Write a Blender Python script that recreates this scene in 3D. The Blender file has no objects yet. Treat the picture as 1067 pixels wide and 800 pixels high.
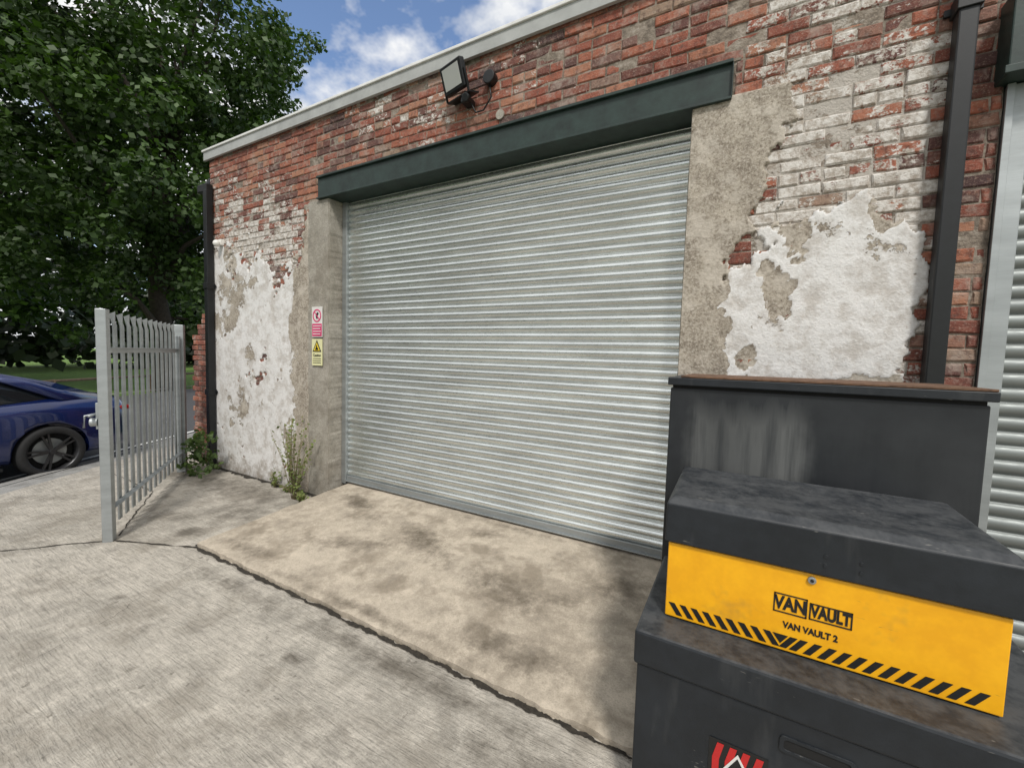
import bpy, bmesh, math, random
import numpy as np
from mathutils import Vector, Matrix, noise as mn
random.seed(7); rng=np.random.default_rng(7)
sc=bpy.context.scene
COL=sc.collection
ZG=-0.17
# ------------------------------------------------------------------ helpers
def link(o,parent=None):
    COL.objects.link(o)
    if parent: o.parent=parent
    return o
def empty(name,loc=(0,0,0)):
    e=bpy.data.objects.new(name,None); e.empty_display_size=.2; e.location=loc; return link(e)
def obj(name,verts,faces,mat=None,parent=None,smooth=False,col=None):
    me=bpy.data.meshes.new(name); me.from_pydata([tuple(v) for v in verts],[],[tuple(f) for f in faces]); me.update()
    if mat:
        for m in (mat if isinstance(mat,(list,tuple)) else [mat]): me.materials.append(m)
    if smooth: me.polygons.foreach_set('use_smooth',[True]*len(me.polygons))
    if col is not None:
        a=me.color_attributes.new('Col','FLOAT_COLOR','POINT'); a.data.foreach_set('color',np.asarray(col,dtype=np.float32).ravel())
    return link(bpy.data.objects.new(name,me),parent)
def bevel(o,w,seg=2):
    m=o.modifiers.new('b','BEVEL'); m.width=w; m.segments=seg; m.limit_method='ANGLE'; return o
def box(name,x0,x1,y0,y1,z0,z1,mat,parent=None,bv=0.0):
    v=[(x,y,z) for x in (x0,x1) for y in (y0,y1) for z in (z0,z1)]
    f=[(0,1,3,2),(4,6,7,5),(0,4,5,1),(2,3,7,6),(0,2,6,4),(1,5,7,3)]
    o=obj(name,v,f,mat,parent)
    if bv: bevel(o,bv)
    return o
def tube_data(pts,rad,n=10,cap=True):
    P=[Vector(p) for p in pts]; V=[];F=[]
    up=Vector((0.13,0.31,0.94)).normalized()
    for i,p in enumerate(P):
        t=(P[min(i+1,len(P)-1)]-P[max(i-1,0)]).normalized()
        a=t.cross(up)
        if a.length<.15: a=t.cross(Vector((1,0,0)))
        a.normalize(); b=t.cross(a)
        r=rad[i] if hasattr(rad,'__len__') else rad
        for k in range(n):
            th=2*math.pi*k/n; V.append(p+a*math.cos(th)*r+b*math.sin(th)*r)
    for i in range(len(P)-1):
        for k in range(n):
            F.append((i*n+k,i*n+(k+1)%n,(i+1)*n+(k+1)%n,(i+1)*n+k))
    if cap: F.append(tuple(range(n-1,-1,-1))); F.append(tuple(range((len(P)-1)*n,len(P)*n)))
    return V,F
def tube(name,pts,rad,mat,parent=None,n=10):
    V,F=tube_data(pts,rad,n); return obj(name,V,F,mat,parent,smooth=True)
def cyl(name,c,axis,r,h,mat,parent=None,n=32,bv=0):
    a=Vector(axis).normalized(); c=Vector(c)
    V,F=tube_data([c-a*h/2,c+a*h/2],r,n); o=obj(name,V,F,mat,parent)
    if bv: bevel(o,bv)
    return o
# ---------------- material helpers
class M:
    def __init__(s,name,rough=.8,metal=0,col=(.5,.5,.5)):
        s.m=bpy.data.materials.new(name); s.m.use_nodes=True; s.nt=s.m.node_tree
        s.b=s.nt.nodes['Principled BSDF']; s.b.inputs['Roughness'].default_value=rough; s.b.inputs['Metallic'].default_value=metal
        s.b.inputs['Base Color'].default_value=(*col,1); s.last=None
        s.co=s.n('ShaderNodeTexCoord').outputs['Object']
    def n(s,t): return s.nt.nodes.new(t)
    def set(s,inp,v):
        if hasattr(v,'is_linked') or hasattr(v,'links'): s.nt.links.new(v,inp)
        elif isinstance(v,tuple) and len(v)==3 and inp.type=='RGBA': inp.default_value=(*v,1)
        else: inp.default_value=v
    def map(s,scale=(1,1,1),rot=(0,0,0),loc=(0,0,0)):
        k=s.n('ShaderNodeMapping'); s.nt.links.new(s.co,k.inputs[0]); k.inputs['Scale'].default_value=scale; k.inputs['Rotation'].default_value=rot; k.inputs['Location'].default_value=loc
        return k.outputs[0]
    def noise(s,scale,detail=4,rough=.6,vec=None,dist=0):
        k=s.n('ShaderNodeTexNoise'); s.nt.links.new(vec or s.co,k.inputs['Vector']); k.inputs['Scale'].default_value=scale
        k.inputs['Detail'].default_value=min(detail,4); k.inputs['Roughness'].default_value=rough; k.inputs['Distortion'].default_value=dist
        return k.outputs['Fac']
    def ramp(s,fac,stops,interp='LINEAR'):
        k=s.n('ShaderNodeValToRGB'); s.nt.links.new(fac,k.inputs[0]); cr=k.color_ramp; cr.interpolation=interp
        while len(cr.elements)<len(stops): cr.elements.new(.5)
        for e,(p,c) in zip(cr.elements,stops):
            e.position=p; e.color=(c,c,c,1) if not isinstance(c,tuple) else (*c,1)
        return k.outputs[0]
    def mix(s,fac,a,b,mode='MIX'):
        k=s.n('ShaderNodeMix'); k.data_type='RGBA'; k.blend_type=mode
        s.set(k.inputs[0],fac); s.set(k.inputs[6],a); s.set(k.inputs[7],b); return k.outputs[2]
    def math(s,op,a,b=0.0,clamp=False):
        k=s.n('ShaderNodeMath'); k.operation=op; k.use_clamp=clamp; s.set(k.inputs[0],a); s.set(k.inputs[1],b); return k.outputs[0]
    def attr(s,name='Col'):
        k=s.n('ShaderNodeAttribute'); k.attribute_name=name; return k
    def sep(s,v):
        k=s.n('ShaderNodeSeparateColor'); s.nt.links.new(v,k.inputs[0]); return k.outputs
    def sxyz(s,v=None):
        k=s.n('ShaderNodeSeparateXYZ'); s.nt.links.new(v or s.co,k.inputs[0]); return k.outputs
    def bump(s,h,strength=.5,dist=.01):
        k=s.n('ShaderNodeBump'); s.nt.links.new(h,k.inputs['Height']); k.inputs['Strength'].default_value=strength; k.inputs['Distance'].default_value=dist
        if s.last: s.nt.links.new(s.last,k.inputs['Normal'])
        s.last=k.outputs[0]; s.nt.links.new(s.last,s.b.inputs['Normal'])
    def color(s,v): s.set(s.b.inputs['Base Color'],v)
    def rough(s,v): s.set(s.b.inputs['Roughness'],v)
def simple(name,col,rough=.6,metal=0,var=.25,scale=8,bumpd=0.002):
    m=M(name,rough,metal); n=m.noise(scale,4,.65)
    c2=tuple(c*(1-var) for c in col); c1=tuple(min(1,c*(1+var)) for c in col)
    m.color(m.ramp(n,[(.3,c2),(.7,c1)])); 
    if bumpd: m.bump(m.noise(scale*6,2),.4,bumpd)
    return m.m
# ---------------- materials
def mk_concrete(name,base,dark,stain,bscale=1.0,stains=.5,brush=True,attr=False,gr=1.0):
    m=M(name,.9)
    big=m.noise(.9,4,.68,dist=.2); mid=m.noise(6,4,.78); fine=m.noise(110,3,.75)
    c=m.mix(m.ramp(big,[(.40,0.),(.60,1.)]),base,dark)
    c=m.mix(m.ramp(mid,[(.46,.0),(.64,.75)]),c,tuple(min(1,x*1.26) for x in base))
    c=m.mix(m.ramp(mid,[(.32,.75),(.44,.0)]),c,tuple(x*.58 for x in base))
    c=m.mix(m.ramp(fine,[(.34,.62*gr),(.50,0.)]),c,tuple(x*.5 for x in base))
    c=m.mix(m.ramp(fine,[(.58,0.),(.70,.5*gr)]),c,tuple(min(1,x*1.5) for x in base))
    st=m.noise(2.1,4,.72,m.map(loc=(4.2,1.7,0)))
    c=m.mix(m.ramp(st,[(.52,0.),(.64,stains)]),c,stain)
    if brush:
        sp=m.noise(13,3,.6,m.map(loc=(2.2,5.7,0)))
        c=m.mix(m.ramp(sp,[(.68,0.),(.72,.6)]),c,tuple(x*.55 for x in stain))
        # tamping ridges left by the screed
        w=m.noise(5.5,3,.62,m.map(scale=(1.1,9,1),rot=(0,0,-.30)),dist=.5)
        pm=m.ramp(m.noise(.8,3,.6,m.map(loc=(8,1,0))),[(.42,.25),(.58,1.)])
        c=m.mix(m.math('MULTIPLY',m.ramp(w,[(.36,.5),(.48,0.)]),pm),c,tuple(x*.55 for x in base))
    if attr:
        a=m.sep(m.attr().outputs['Color'])
        k=m.math('ADD',a[0],m.math('MULTIPLY',m.math('SUBTRACT',m.noise(7,4,.8),.5),1.3))
        c=m.mix(m.math('MULTIPLY',m.ramp(k,[(.32,0.),(.85,1.)]),.92),c,tuple(x*.60 for x in stain))
    m.color(c)
    if brush: m.bump(w,.7*bscale,.018)
    m.bump(m.noise(30,4,.82),.75*bscale,.010)
    return m
m_yard=mk_concrete('yard_concrete',(.44,.405,.35),(.325,.30,.258),(.21,.185,.148),1.,.5,True,True,.75).m
m_apron=mk_concrete('apron_concrete',(.46,.40,.32),(.355,.305,.24),(.19,.155,.112),.7,.6,False,True,.7).m
m_pillar=mk_concrete('pillar_concrete',(.35,.325,.28),(.27,.245,.20),(.19,.165,.13),1.,.5,False).m
m_asph=simple('asphalt',(.07,.07,.072),.9,0,.35,40,.004)
m_pave=mk_concrete('pavement_mat',(.30,.295,.28),(.23,.225,.21),(.15,.14,.13),.8,.4,False).m
m_white_line=simple('road_paint',(.7,.7,.67),.7,0,.2,20)
m_dirt=simple('joint_dirt',(.032,.027,.02),.95,0,.6,60,.01)
def mk_brick():
    m=M('old_brick',.92)
    a=m.attr(); s=m.sep(a.outputs['Color'])
    base=m.ramp(s[0],[(0,(.070,.038,.038)),(.12,(.125,.052,.044)),(.30,(.20,.062,.042)),(.5,(.28,.080,.050)),(.68,(.34,.115,.068)),(.80,(.38,.18,.11)),(.9,(.18,.10,.085)),(1,(.31,.22,.16))])
    n1=m.noise(20,4,.78); n2=m.noise(110,3,.75)
    c=m.mix(m.ramp(n1,[(.32,.8),(.50,0.)]),base,(.090,.045,.037))
    c=m.mix(m.ramp(n1,[(.54,0.),(.72,.5)]),c,(.40,.20,.13))
    c=m.mix(m.ramp(n2,[(.53,0.),(.68,.5)]),c,(.46,.34,.27))
    lm=m.noise(4.5,4,.8,m.map(loc=(3,2,5)))
    c=m.mix(m.ramp(lm,[(.50,0.),(.66,.6)]),c,(.42,.35,.30))
    c=m.mix(m.ramp(lm,[(.32,.6),(.43,0.)]),c,(.085,.05,.042))
    pn=m.noise(7,4,.82,m.map(scale=(1,1,1.5)),dist=.2); pn2=m.noise(48,4,.78)
    pm=m.math('ADD',m.math('MULTIPLY',pn,.66),m.math('MULTIPLY',pn2,.34))
    pm=m.math('ADD',pm,m.math('SUBTRACT',s[1],.5))
    pf=m.ramp(pm,[(.49,0.),(.53,1.)])
    pc=m.mix(m.ramp(n1,[(.40,0.),(.58,1.)]),(.38,.33,.28),(.68,.65,.61))
    c=m.mix(pf,c,pc); m.color(c)
    m.bump(n1,.9,.010); m.bump(n2,.6,.004); m.bump(pf,.4,.003)
    return m.m
m_brick=mk_brick()
def mk_mortar():
    m=M('mortar',.95); s=m.sep(m.attr().outputs['Color'])
    c=m.ramp(m.noise(14,4,.78),[(.3,(.10,.08,.065)),(.5,(.27,.225,.18)),(.7,(.45,.395,.34))])
    pn=m.noise(7,4,.82,m.map(scale=(1,1,1.5)),dist=.2)
    c=m.mix(m.ramp(m.math('ADD',pn,m.math('SUBTRACT',s[1],.5)),[(.5,0.),(.56,.8)]),c,(.56,.52,.47))
    m.color(c); m.bump(m.noise(50,4,.8),.9,.014); return m.m
m_mortar=mk_mortar()
def mk_plaster():
    m=M('peeling_render',.88); s=m.sep(m.attr().outputs['Color'])
    nm=m.noise(6,4,.78)
    w=m.mix(m.ramp(nm,[(.38,0.),(.55,1.)]),(.55,.52,.485),(.74,.73,.715))
    fn=m.noise(60,4,.78)
    w=m.mix(m.ramp(fn,[(.58,0.),(.68,.5)]),w,(.38,.32,.26))
    g=m.mix(m.ramp(m.noise(5,4,.8,dist=.3),[(.36,0.),(.62,1.)]),(.22,.185,.145),(.43,.38,.31))
    g=m.mix(m.ramp(fn,[(.5,0.),(.62,.7)]),g,(.56,.51,.44))
    g=m.mix(m.ramp(fn,[(.34,.8),(.46,0.)]),g,(.13,.105,.08))
    g=m.mix(m.ramp(m.noise(3.4,4,.8,m.map(loc=(7,3,2))),[(.50,0.),(.60,.7)]),g,(.55,.50,.43))
    pn=m.math('ADD',m.math('MULTIPLY',m.noise(5.5,4,.8,m.map(loc=(1,1,1)),dist=.2),.7),m.math('MULTIPLY',m.noise(32,4,.78),.3))
    pm=m.math('ADD',pn,m.math('SUBTRACT',s[0],.5)); pf=m.ramp(pm,[(.5,0.),(.515,1.)])
    c=m.mix(pf,g,w)
    z=m.sxyz()[2]
    d=m.math('ADD',z,m.math('MULTIPLY',m.noise(6,4,.8),.8))
    c=m.mix(m.ramp(d,[(.10,.9),(.50,0.)]),c,(.20,.165,.125))
    m.color(c); m.bump(nm,.38,.025); m.bump(fn,.6,.007); m.bump(pf,.8,.007); return m.m
m_plaster=mk_plaster()
def mk_galv(name,rough=.36,base=(.50,.52,.52),metal=.92):
    m=M(name,rough,metal); n=m.noise(2.5,4,.68,m.map(scale=(.5,1,3))); n2=m.noise(60,3,.7,m.map(scale=(.3,1,2)))
    c=m.mix(m.ramp(n,[(.35,0.),(.65,1.)]),tuple(x*.85 for x in base),tuple(x*1.10 for x in base))
    c=m.mix(m.ramp(n2,[(.58,0.),(.78,.3)]),c,(.42,.42,.40)); m.color(c)
    m.rough(m.ramp(n2,[(.3,rough-.05),(.7,rough+.13)])); return m.m
m_galv=mk_galv('galvanised_slat',.27,(.74,.77,.755),.88)
m_galvf=mk_galv('galvanised_frame',.5,(.40,.425,.43),.8)
m_lintel=simple('lintel_paint',(.017,.033,.028),.45,0,.4,9,.001)
m_black=simple('black_plastic',(.006,.007,.008),.45,0,.3,20,.0005)
m_flash=simple('coping_metal',(.74,.74,.72),.45,.0,.12,5,.0005)
m_flash2=simple('fascia_grey',(.38,.39,.38),.5,.0,.15,5,.0005)
m_dark=simple('dark_void',(.01,.01,.01),.9)
def mk_box(name,base,top):
    m=M(name,.45)
    n=m.noise(5,4,.78); n2=m.noise(2.2,4,.65,m.map(scale=(2.6,2.6,.5)))
    c=m.mix(m.ramp(n,[(.4,0.),(.7,.5)]),base,tuple(x*1.8+.005 for x in base))
    c=m.mix(m.ramp(n2,[(.60,0.),(.74,.18)]),c,(.15,.15,.145))
    sc_=m.noise(9,4,.85,m.map(scale=(.5,1,2.2),rot=(0,.5,.3)))
    c=m.mix(m.ramp(sc_,[(.66,0.),(.69,.5)]),c,(.22,.21,.19))
    g=m.n('ShaderNodeNewGeometry'); nz=m.sxyz(g.outputs['Normal'])[2]
    dn=m.math('MULTIPLY',m.ramp(nz,[(.5,0.),(.95,1.)]),m.ramp(m.noise(7,4,.85),[(.38,.10),(.60,1.)]))
    c=m.mix(m.math('MULTIPLY',dn,top),c,(.105,.108,.110))
    m.color(c); m.rough(m.ramp(n,[(.3,.38),(.7,.62)])); m.bump(m.noise(140,2,.6),.25,.001); return m.m
m_boxd=mk_box('tool_chest_paint',(.010,.013,.017),.55)
def mk_yellow():
    m=M('yellow_paint',.42)
    c=m.mix(m.ramp(m.noise(6,4,.78),[(.38,0.),(.60,1.)]),(.84,.39,.004),(.93,.46,.006))
    c=m.mix(m.ramp(m.noise(12,4,.85,m.map(scale=(.4,1,3))),[(.68,0.),(.71,.5)]),c,(.30,.16,.03))
    c=m.mix(m.ramp(m.noise(4,4,.8,m.map(loc=(3,3,3))),[(.58,0.),(.70,.4)]),c,(.42,.24,.04))
    m.color(c); m.bump(m.noise(140,2,.6),.15,.001); return m.m
m_yel=mk_yellow()
m_rust=simple('rusty_edge',(.13,.07,.04),.8,0,.6,18,.002)
def mk_scuff():
    m=M('scuffed_panel',.5); n=m.noise(1.6,4,.7,m.map(scale=(9,1,.6))); n3=m.noise(2.6,4,.75,m.map(loc=(4,4,4)))
    x,y,z=m.sxyz()
    k=m.ramp(n,[(.30,.15),(.62,1.)])
    zr=m.n('ShaderNodeMapRange'); m.nt.links.new(z,zr.inputs[0]); zr.inputs[1].default_value=.9; zr.inputs[2].default_value=1.4
    za=m.math('ADD',zr.outputs[0],m.math('MULTIPLY',m.math('SUBTRACT',n,.5),.6))
    zf=m.ramp(za,[(.0,.5),(.12,1.),(.66,.8),(.88,0.)])
    xr=m.n('ShaderNodeMapRange'); m.nt.links.new(x,xr.inputs[0]); xr.inputs[1].default_value=3.66; xr.inputs[2].default_value=4.7
    xf=m.ramp(m.math('ADD',xr.outputs[0],m.math('MULTIPLY',m.math('SUBTRACT',n3,.5),.15)),[(.04,.0),(.10,.8),(.20,.55),(.50,1.),(.58,.06)])
    c=m.mix(m.ramp(m.noise(5,4),[(.3,0.),(.7,1.)]),(.010,.012,.015),(.022,.025,.029))
    c=m.mix(m.math('MULTIPLY',m.math('MULTIPLY',k,zf),m.math('MULTIPLY',xf,.82)),c,(.18,.185,.18))
    m.color(c); m.bump(m.noise(140,2,.6),.2,.001); return m.m
m_scuff=mk_scuff()
def mk_leaf(name,c0,c1,tr=.3):
    m=M(name,.55); s=m.sep(m.attr().outputs['Color'])
    col=m.ramp(s[0],[(0,c0),(1,c1)]); m.color(col)
    if tr:
        t=m.n('ShaderNodeBsdfTranslucent'); m.nt.links.new(m.mix(1.0,col,(1.3,1.5,.6),'MULTIPLY'),t.inputs[0])
        mx=m.n('ShaderNodeMixShader'); mx.inputs[0].default_value=tr; m.nt.links.new(m.b.outputs[0],mx.inputs[1]); m.nt.links.new(t.outputs[0],mx.inputs[2])
        m.nt.links.new(mx.outputs[0],m.nt.nodes['Material Output'].inputs[0])
    return m.m
m_leaf=mk_leaf('leaf',(.010,.026,.005),(.066,.125,.020),.22)
m_leafd=mk_leaf('leaf_far',(.007,.015,.004),(.024,.046,.009),0)
m_weed=mk_leaf('weed_leaf',(.08,.12,.03),(.26,.30,.10))
m_stem=simple('stem',(.24,.20,.11),.9)
m_bark=simple('bark',(.045,.036,.028),.95,0,.4,10,.03)
m_grass=M('grass_mat',.95); m_grass.color(m_grass.ramp(m_grass.noise(3,4,.8),[(.3,(.07,.13,.02)),(.7,(.15,.26,.04))])); m_grass.bump(m_grass.noise(40,3),.8,.05); m_grass=m_grass.m

# ------------------------------------------------------------------ ground
def sheet(name,poly,z,mat,parent=None):
    return obj(name,[(x,y,z) for x,y in poly],[tuple(range(len(poly)))],mat,parent)
sheet('ground',[(-300,-300),(300,-300),(300,300),(-300,300)],ZG-.14,m_grass)
n_=np.array([-.84,-.54]); t_=np.array([-.54,.84]); P0=np.array([-3.11,-1.86])
def Lp(off,s): p=P0+n_*off+t_*s; return (float(p[0]),float(p[1]))
def strip(name,o0,o1,z,mat,s0=-40,s1=60,parent=None): return sheet(name,[Lp(o0,s0),Lp(o0,s1),Lp(o1,s1),Lp(o1,s0)][::-1],z,mat,parent)
def edge_x(y):
    s=(y-P0[1])/t_[1]; return P0[0]+t_[0]*s
def blob(x,y,L):
    v=0
    for cx,cy,rx,ry,a,k in L:
        dx,dy=x-cx,y-cy; c,s=math.cos(a),math.sin(a); u=(dx*c+dy*s)/rx; w=(-dx*s+dy*c)/ry; q=u*u+w*w
        if q<4: v=max(v,k*math.exp(-q*1.2))
    return v
YS=[(-1.3,-.35,1.6,.42,0,.72),(-.5,-.75,.55,.35,.2,.66),(-2.5,-.35,.6,.5,0,.85),(-.35,-1.25,.16,.12,.3,1.05),(-1.55,-2.5,.22,.13,.3,.95),(-.2,-2.1,.35,.12,.5,.5),(-.9,-1.15,.5,.16,.3,.66),
    (.9,-1.52,1.,.10,0,.66),(2.4,-1.50,1.3,.11,0,.75),(3.3,-1.65,.7,.18,0,.68),(1.3,-2.2,.06,.03,.4,1.),(1.9,-1.75,.09,.05,.4,1.),(.4,-2.0,.05,.05,0,.9),(2.3,-2.0,.5,.2,.5,.45),(-2.6,-1.6,.5,.2,.6,.55)]
yv=[];yf=[];yc=[]; ys=np.arange(-9,.9,.06); NXY=240
for j,y in enumerate(ys):
    xe=edge_x(y)
    for i in range(NXY+1):
        t=i/NXY; x=xe+(12-xe)*t**1.0; yv.append((x,y,ZG+.007*mn.noise((x*.8,y*.8,0))+.0015*mn.noise((x*6,y*6,0)))); yc.append((blob(x,y,YS),0,0,1))
for j in range(len(ys)-1):
    for i in range(NXY): a=j*(NXY+1)+i; yf.append((a,a+1,a+NXY+2,a+NXY+1))
yard=obj('concrete_yard',yv,yf,m_yard,None,True,yc)
strip('pavement',0,.30,ZG-.012,m_pave)
strip('kerb',.30,.42,ZG-.004,m_pave)
strip('road',.42,7.4,ZG-.09,m_asph)
strip('road_marking',.80,.88,ZG-.086,m_white_line)
strip('far_kerb',7.4,7.55,ZG+.01,m_pave)
kf=empty('knee_rail_fence')
m_wood=simple('weathered_wood',(.16,.11,.07),.9,0,.3,12)
for i in range(14):
    p=Lp(8.2,-8+i*1.9); box('post_%d'%i,p[0]-.05,p[0]+.05,p[1]-.05,p[1]+.05,ZG-.14,ZG+.55,m_wood,kf,.01)
a=Lp(8.2,-8);b=Lp(8.2,-8+13*1.9); tube('rail',[(a[0],a[1],ZG+.5),(b[0],b[1],ZG+.5)],.045,m_wood,kf,6)
def ribbon(name,pts,w,z,mat,parent,amp=.012,step=.02,brk=0.,wv=.8,wf=6):
    V=[];F=[]; k=0
    for (a,b) in zip(pts[:-1],pts[1:]):
        a=Vector((*a,0));b=Vector((*b,0)); L=(b-a).length; d=(b-a)/L; nrm=Vector((-d.y,d.x,0)); n=int(L/step)
        first=True
        for i in range(n+1):
            p=a+d*L*i/n; f=min(1,min(i,n-i)/6); p+=nrm*(mn.noise((p.x*5,p.y*5,3))+.5*mn.noise((p.x*17,p.y*17,3)))*amp*f
            ww=w*max(.05,(.55+wv*(1.1*mn.noise((p.x*wf,p.y*wf,7))+.7*mn.noise((p.x*wf*3.7,p.y*wf*3.7,2)))+.45*random.random()))
            w2=w*max(.05,(.55+wv*1.3*mn.noise((p.x*wf*2,p.y*wf*2,17))+.45*random.random()))
            zz=z(p.x,p.y) if callable(z) else z
            V+= [p+nrm*ww+Vector((0,0,zz)),p-nrm*w2+Vector((0,0,zz))]
            if not first and mn.noise((p.x*3,p.y*3,1))>-1+brk*1.2: F.append((len(V)-4,len(V)-3,len(V)-1,len(V)-2))
            first=False
    return obj(name,V,F,mat,parent)
ribbon('expansion_joint',[(-4.0,-2.95),(-1.15,-2.21),(-.68,-1.68),(.06,-1.37)],.009,ZG+.008,m_dirt,yard,.02)
ribbon('expansion_joint_b',[(-.75,-1.62),(-1.9,-.95),(-3.3,-.9)],.006,ZG+.008,m_dirt,yard,.02)
ribbon('hairline_crack',[(.3,-1.5),(.7,-2.2),(.8,-2.6),(1.6,-3.3)],.0013,ZG+.008,m_dirt,yard,.05,.02,.75)
ribbon('wall_base_dirt',[(-2.6,-.02),(-.1,-.03)],.05,ZG+.009,m_dirt,yard,.02)
AS=[(.55,-.15,.38,.15,-.3,.82),(1.7,-.45,.60,.20,-.4,.72),(1.2,-.75,.75,.15,.3,.62),(2.6,-.7,.5,.25,-.3,.70),(3.3,-.3,.3,.3,0,.62),(2.9,-1.15,.6,.16,0,.66),(.6,-1.2,.45,.14,0,.62),(1.9,-1.30,1.4,.07,0,.66),(2.2,.1,1.4,.06,0,.55),(.9,-.35,.3,.1,.4,.66),(2.1,-.1,.25,.1,.2,.6),(3.0,-.6,.3,.12,.5,.6)]
def apz(x,y): t=(y+1.36)/1.66; return -.132+t*.132+.005*mn.noise((x*1.5,y*1.5,2))
xs=np.linspace(.03,3.66,160); ys=np.linspace(-1.36,.30,60); V=[];F=[]
for y in ys:
    for x in xs:
        e=.014*mn.noise((x*6,y*6,5))+.010*mn.noise((x*21,y*21,5))
        xx=x+(e if x in(xs[0],xs[-1]) else 0); yy=y+(e if y==ys[0] else 0)
        V.append((xx,yy,apz(x,y)-(.003+abs(e)*.4 if y==ys[0] else 0)))
nx=len(xs)
for j in range(len(ys)-1):
    for i in range(nx-1): F.append((j*nx+i,j*nx+i+1,(j+1)*nx+i+1,(j+1)*nx+i))
nt0=len(V)
def skirt(ids):
    b=len(V)
    for i in ids: V.append((V[i][0],V[i][1],ZG-.05))
    for k in range(len(ids)-1): F.append((ids[k],b+k,b+k+1,ids[k+1]))
skirt(list(range(nx))); skirt([j*nx for j in range(len(ys))]); skirt([j*nx+nx-1 for j in range(len(ys))])
apron=obj('concrete_apron',V,F,m_apron,None,True,[(blob(v[0],v[1],AS) if i<nt0 else 1.1,0,0,1) for i,v in enumerate(V)])
m=apron.modifiers.new('e','EDGE_SPLIT'); m.split_angle=math.radians(40)
ribbon('edge_dirt',[(.02,-1.380),(3.66,-1.380)],.017,ZG+.011,m_dirt,apron,.008,.01,0,1.3,5)
ribbon('side_dirt',[(.01,-1.37),(.01,-.02)],.017,ZG+.011,m_dirt,apron,.008,.01,0,1.3,5)

# ------------------------------------------------------------------ building
bld=empty('brick_building')
HT=4.09
def paintzone(x,z):
    v=.36+.18*mn.noise((x*.9,1,z*.9))
    if -2.6<x<-.55:
        k=1-abs(z-2.85)/.95
        v=max(v,min(.58,.36+.24*k+.14*mn.noise((x*1.8,8,z*1.8))))
    if x>3.6:
        inside=min(1,max(0,(x-3.75)/.25))*min(1,max(0,(4.84-x)/.08))
        v=max(v,inside*(.565+.17*mn.noise((x*2.2,4,z*2.2))))
        if x>4.86: v=.22
    return v
BV=[];BF=[];BC=[]
def brick(x0,x1,z0,z1,yo=0,pz=None):
    if x1-x0<.02: return
    b=len(BV); j=lambda s=.004: random.uniform(-s,s)
    out=-random.uniform(.0,.008)+yo
    if random.random()<.07: out+=.010
    dz=random.uniform(-.002,.002)
    c=.008
    cs=[(x0,z0+dz),(x1,z0+dz),(x1,z1+dz),(x0,z1+dz)]; sg=[(1,1),(-1,1),(-1,-1),(1,-1)]
    o2=[(x+j(),z+j(.003)) for x,z in cs]
    for x,z in o2: BV.append((x,yo+.04,z))
    for x,z in o2: BV.append((x,out+.007,z))
    for (x,z),(sx,sz) in zip(o2,sg): BV.append((x+sx*(c+j()),out+j(.002),z+sz*(c+j())))
    for k in range(4):
        k2=(k+1)%4
        BF.append((b+k,b+k2,b+4+k2,b+4+k)); BF.append((b+4+k,b+4+k2,b+8+k2,b+8+k))
    BF.append((b+8,b+9,b+10,b+11))
    xm=(x0+x1)/2; zm=(z0+z1)/2
    h=min(1,max(0,random.random()**.9*(.80 if xm<-.5 else 1)+.30*mn.noise((xm*.7,3,zm*1.1)))); p=paintzone(xm,zm)+random.uniform(-.11,.09) if pz is None else pz
    BC.extend([(h,p,0,1)]*12)
def allowed(zm):
    iv=[(-2.57,9.0)]
    cut=[]
    if zm<3.42: cut.append((-.27,3.81) if zm>3.19 else (-.40,3.66))
    if zm<3.33: cut.append((5.03,9.01))
    for c0,c1 in cut:
        n=[]
        for a,b in iv:
            if c0>a: n.append((a,min(b,c0)))
            if c1<b: n.append((max(a,c1),b))
        iv=[q for q in n if q[1]>q[0]]
    return iv
CH=.0752; z=-.26; row=0
while z<HT:
    hd=(row%5==3); L=.1125 if hd else .225; off=(0 if hd else (.1125 if row%2 else 0))+.03
    for a,b in allowed(z+CH/2):
        x=-3.2-off
        while x<b:
            x0=max(x,a)+.0045; x1=min(x+L,b)-.0045
            if x1>x0: brick(x0,x1,z+.0045,min(z+CH-.0045,HT))
            x+=L
    w=-2.62-.50*max(0,min(1,(2.15-z)/.55))-.05*(row%2)
    if z<2.15:
        x=-3.2-off
        while x<-2.6:
            x0=max(x,w)+.0045;x1=min(x+L,-2.58)-.0045
            if x1>x0: brick(x0,x1,z+.005,z+CH-.005,.02,.1)
            x+=L
    z+=CH; row+=1
obj('bricks',BV,BF,m_brick,bld,False,BC)
def colgrid(name,x0,x1,z0,z1,st,yf,mat,cf):
    nx=max(2,int((x1-x0)/st)+1); nz=max(2,int((z1-z0)/st)+1); V=[];C=[];F=[]
    for k in range(nz):
        zz=z0+(z1-z0)*k/(nz-1)
        for i in range(nx):
            xx=x0+(x1-x0)*i/(nx-1); V.append((xx,yf(xx,zz),zz)); C.append(cf(xx,zz))
    for k in range(nz-1):
        for i in range(nx-1): a=k*nx+i; F.append((a,a+1,a+nx+1,a+nx))
    return obj(name,V,F,mat,bld,True,C)
mf=lambda x,z:.0050+.0075*mn.noise((x*9,0,z*9)); mc=lambda x,z:(.5,paintzone(x,z),0,1)
colgrid('mortar_left',-2.56,-.2,-.3,HT,.03,mf,m_mortar,mc)
colgrid('mortar_top',-.2,3.7,3.35,HT,.03,mf,m_mortar,mc)
colgrid('mortar_right',3.7,5.03,-.3,HT,.03,mf,m_mortar,mc)
colgrid('mortar_top_right',5.03,9,3.3,HT,.05,mf,m_mortar,mc)
V_=[(-2.58,.03,-.3),(-3.08,.03,-.3),(-3.08,.03,1.55),(-2.62,.03,2.1),(-2.58,.03,2.1)]
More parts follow.
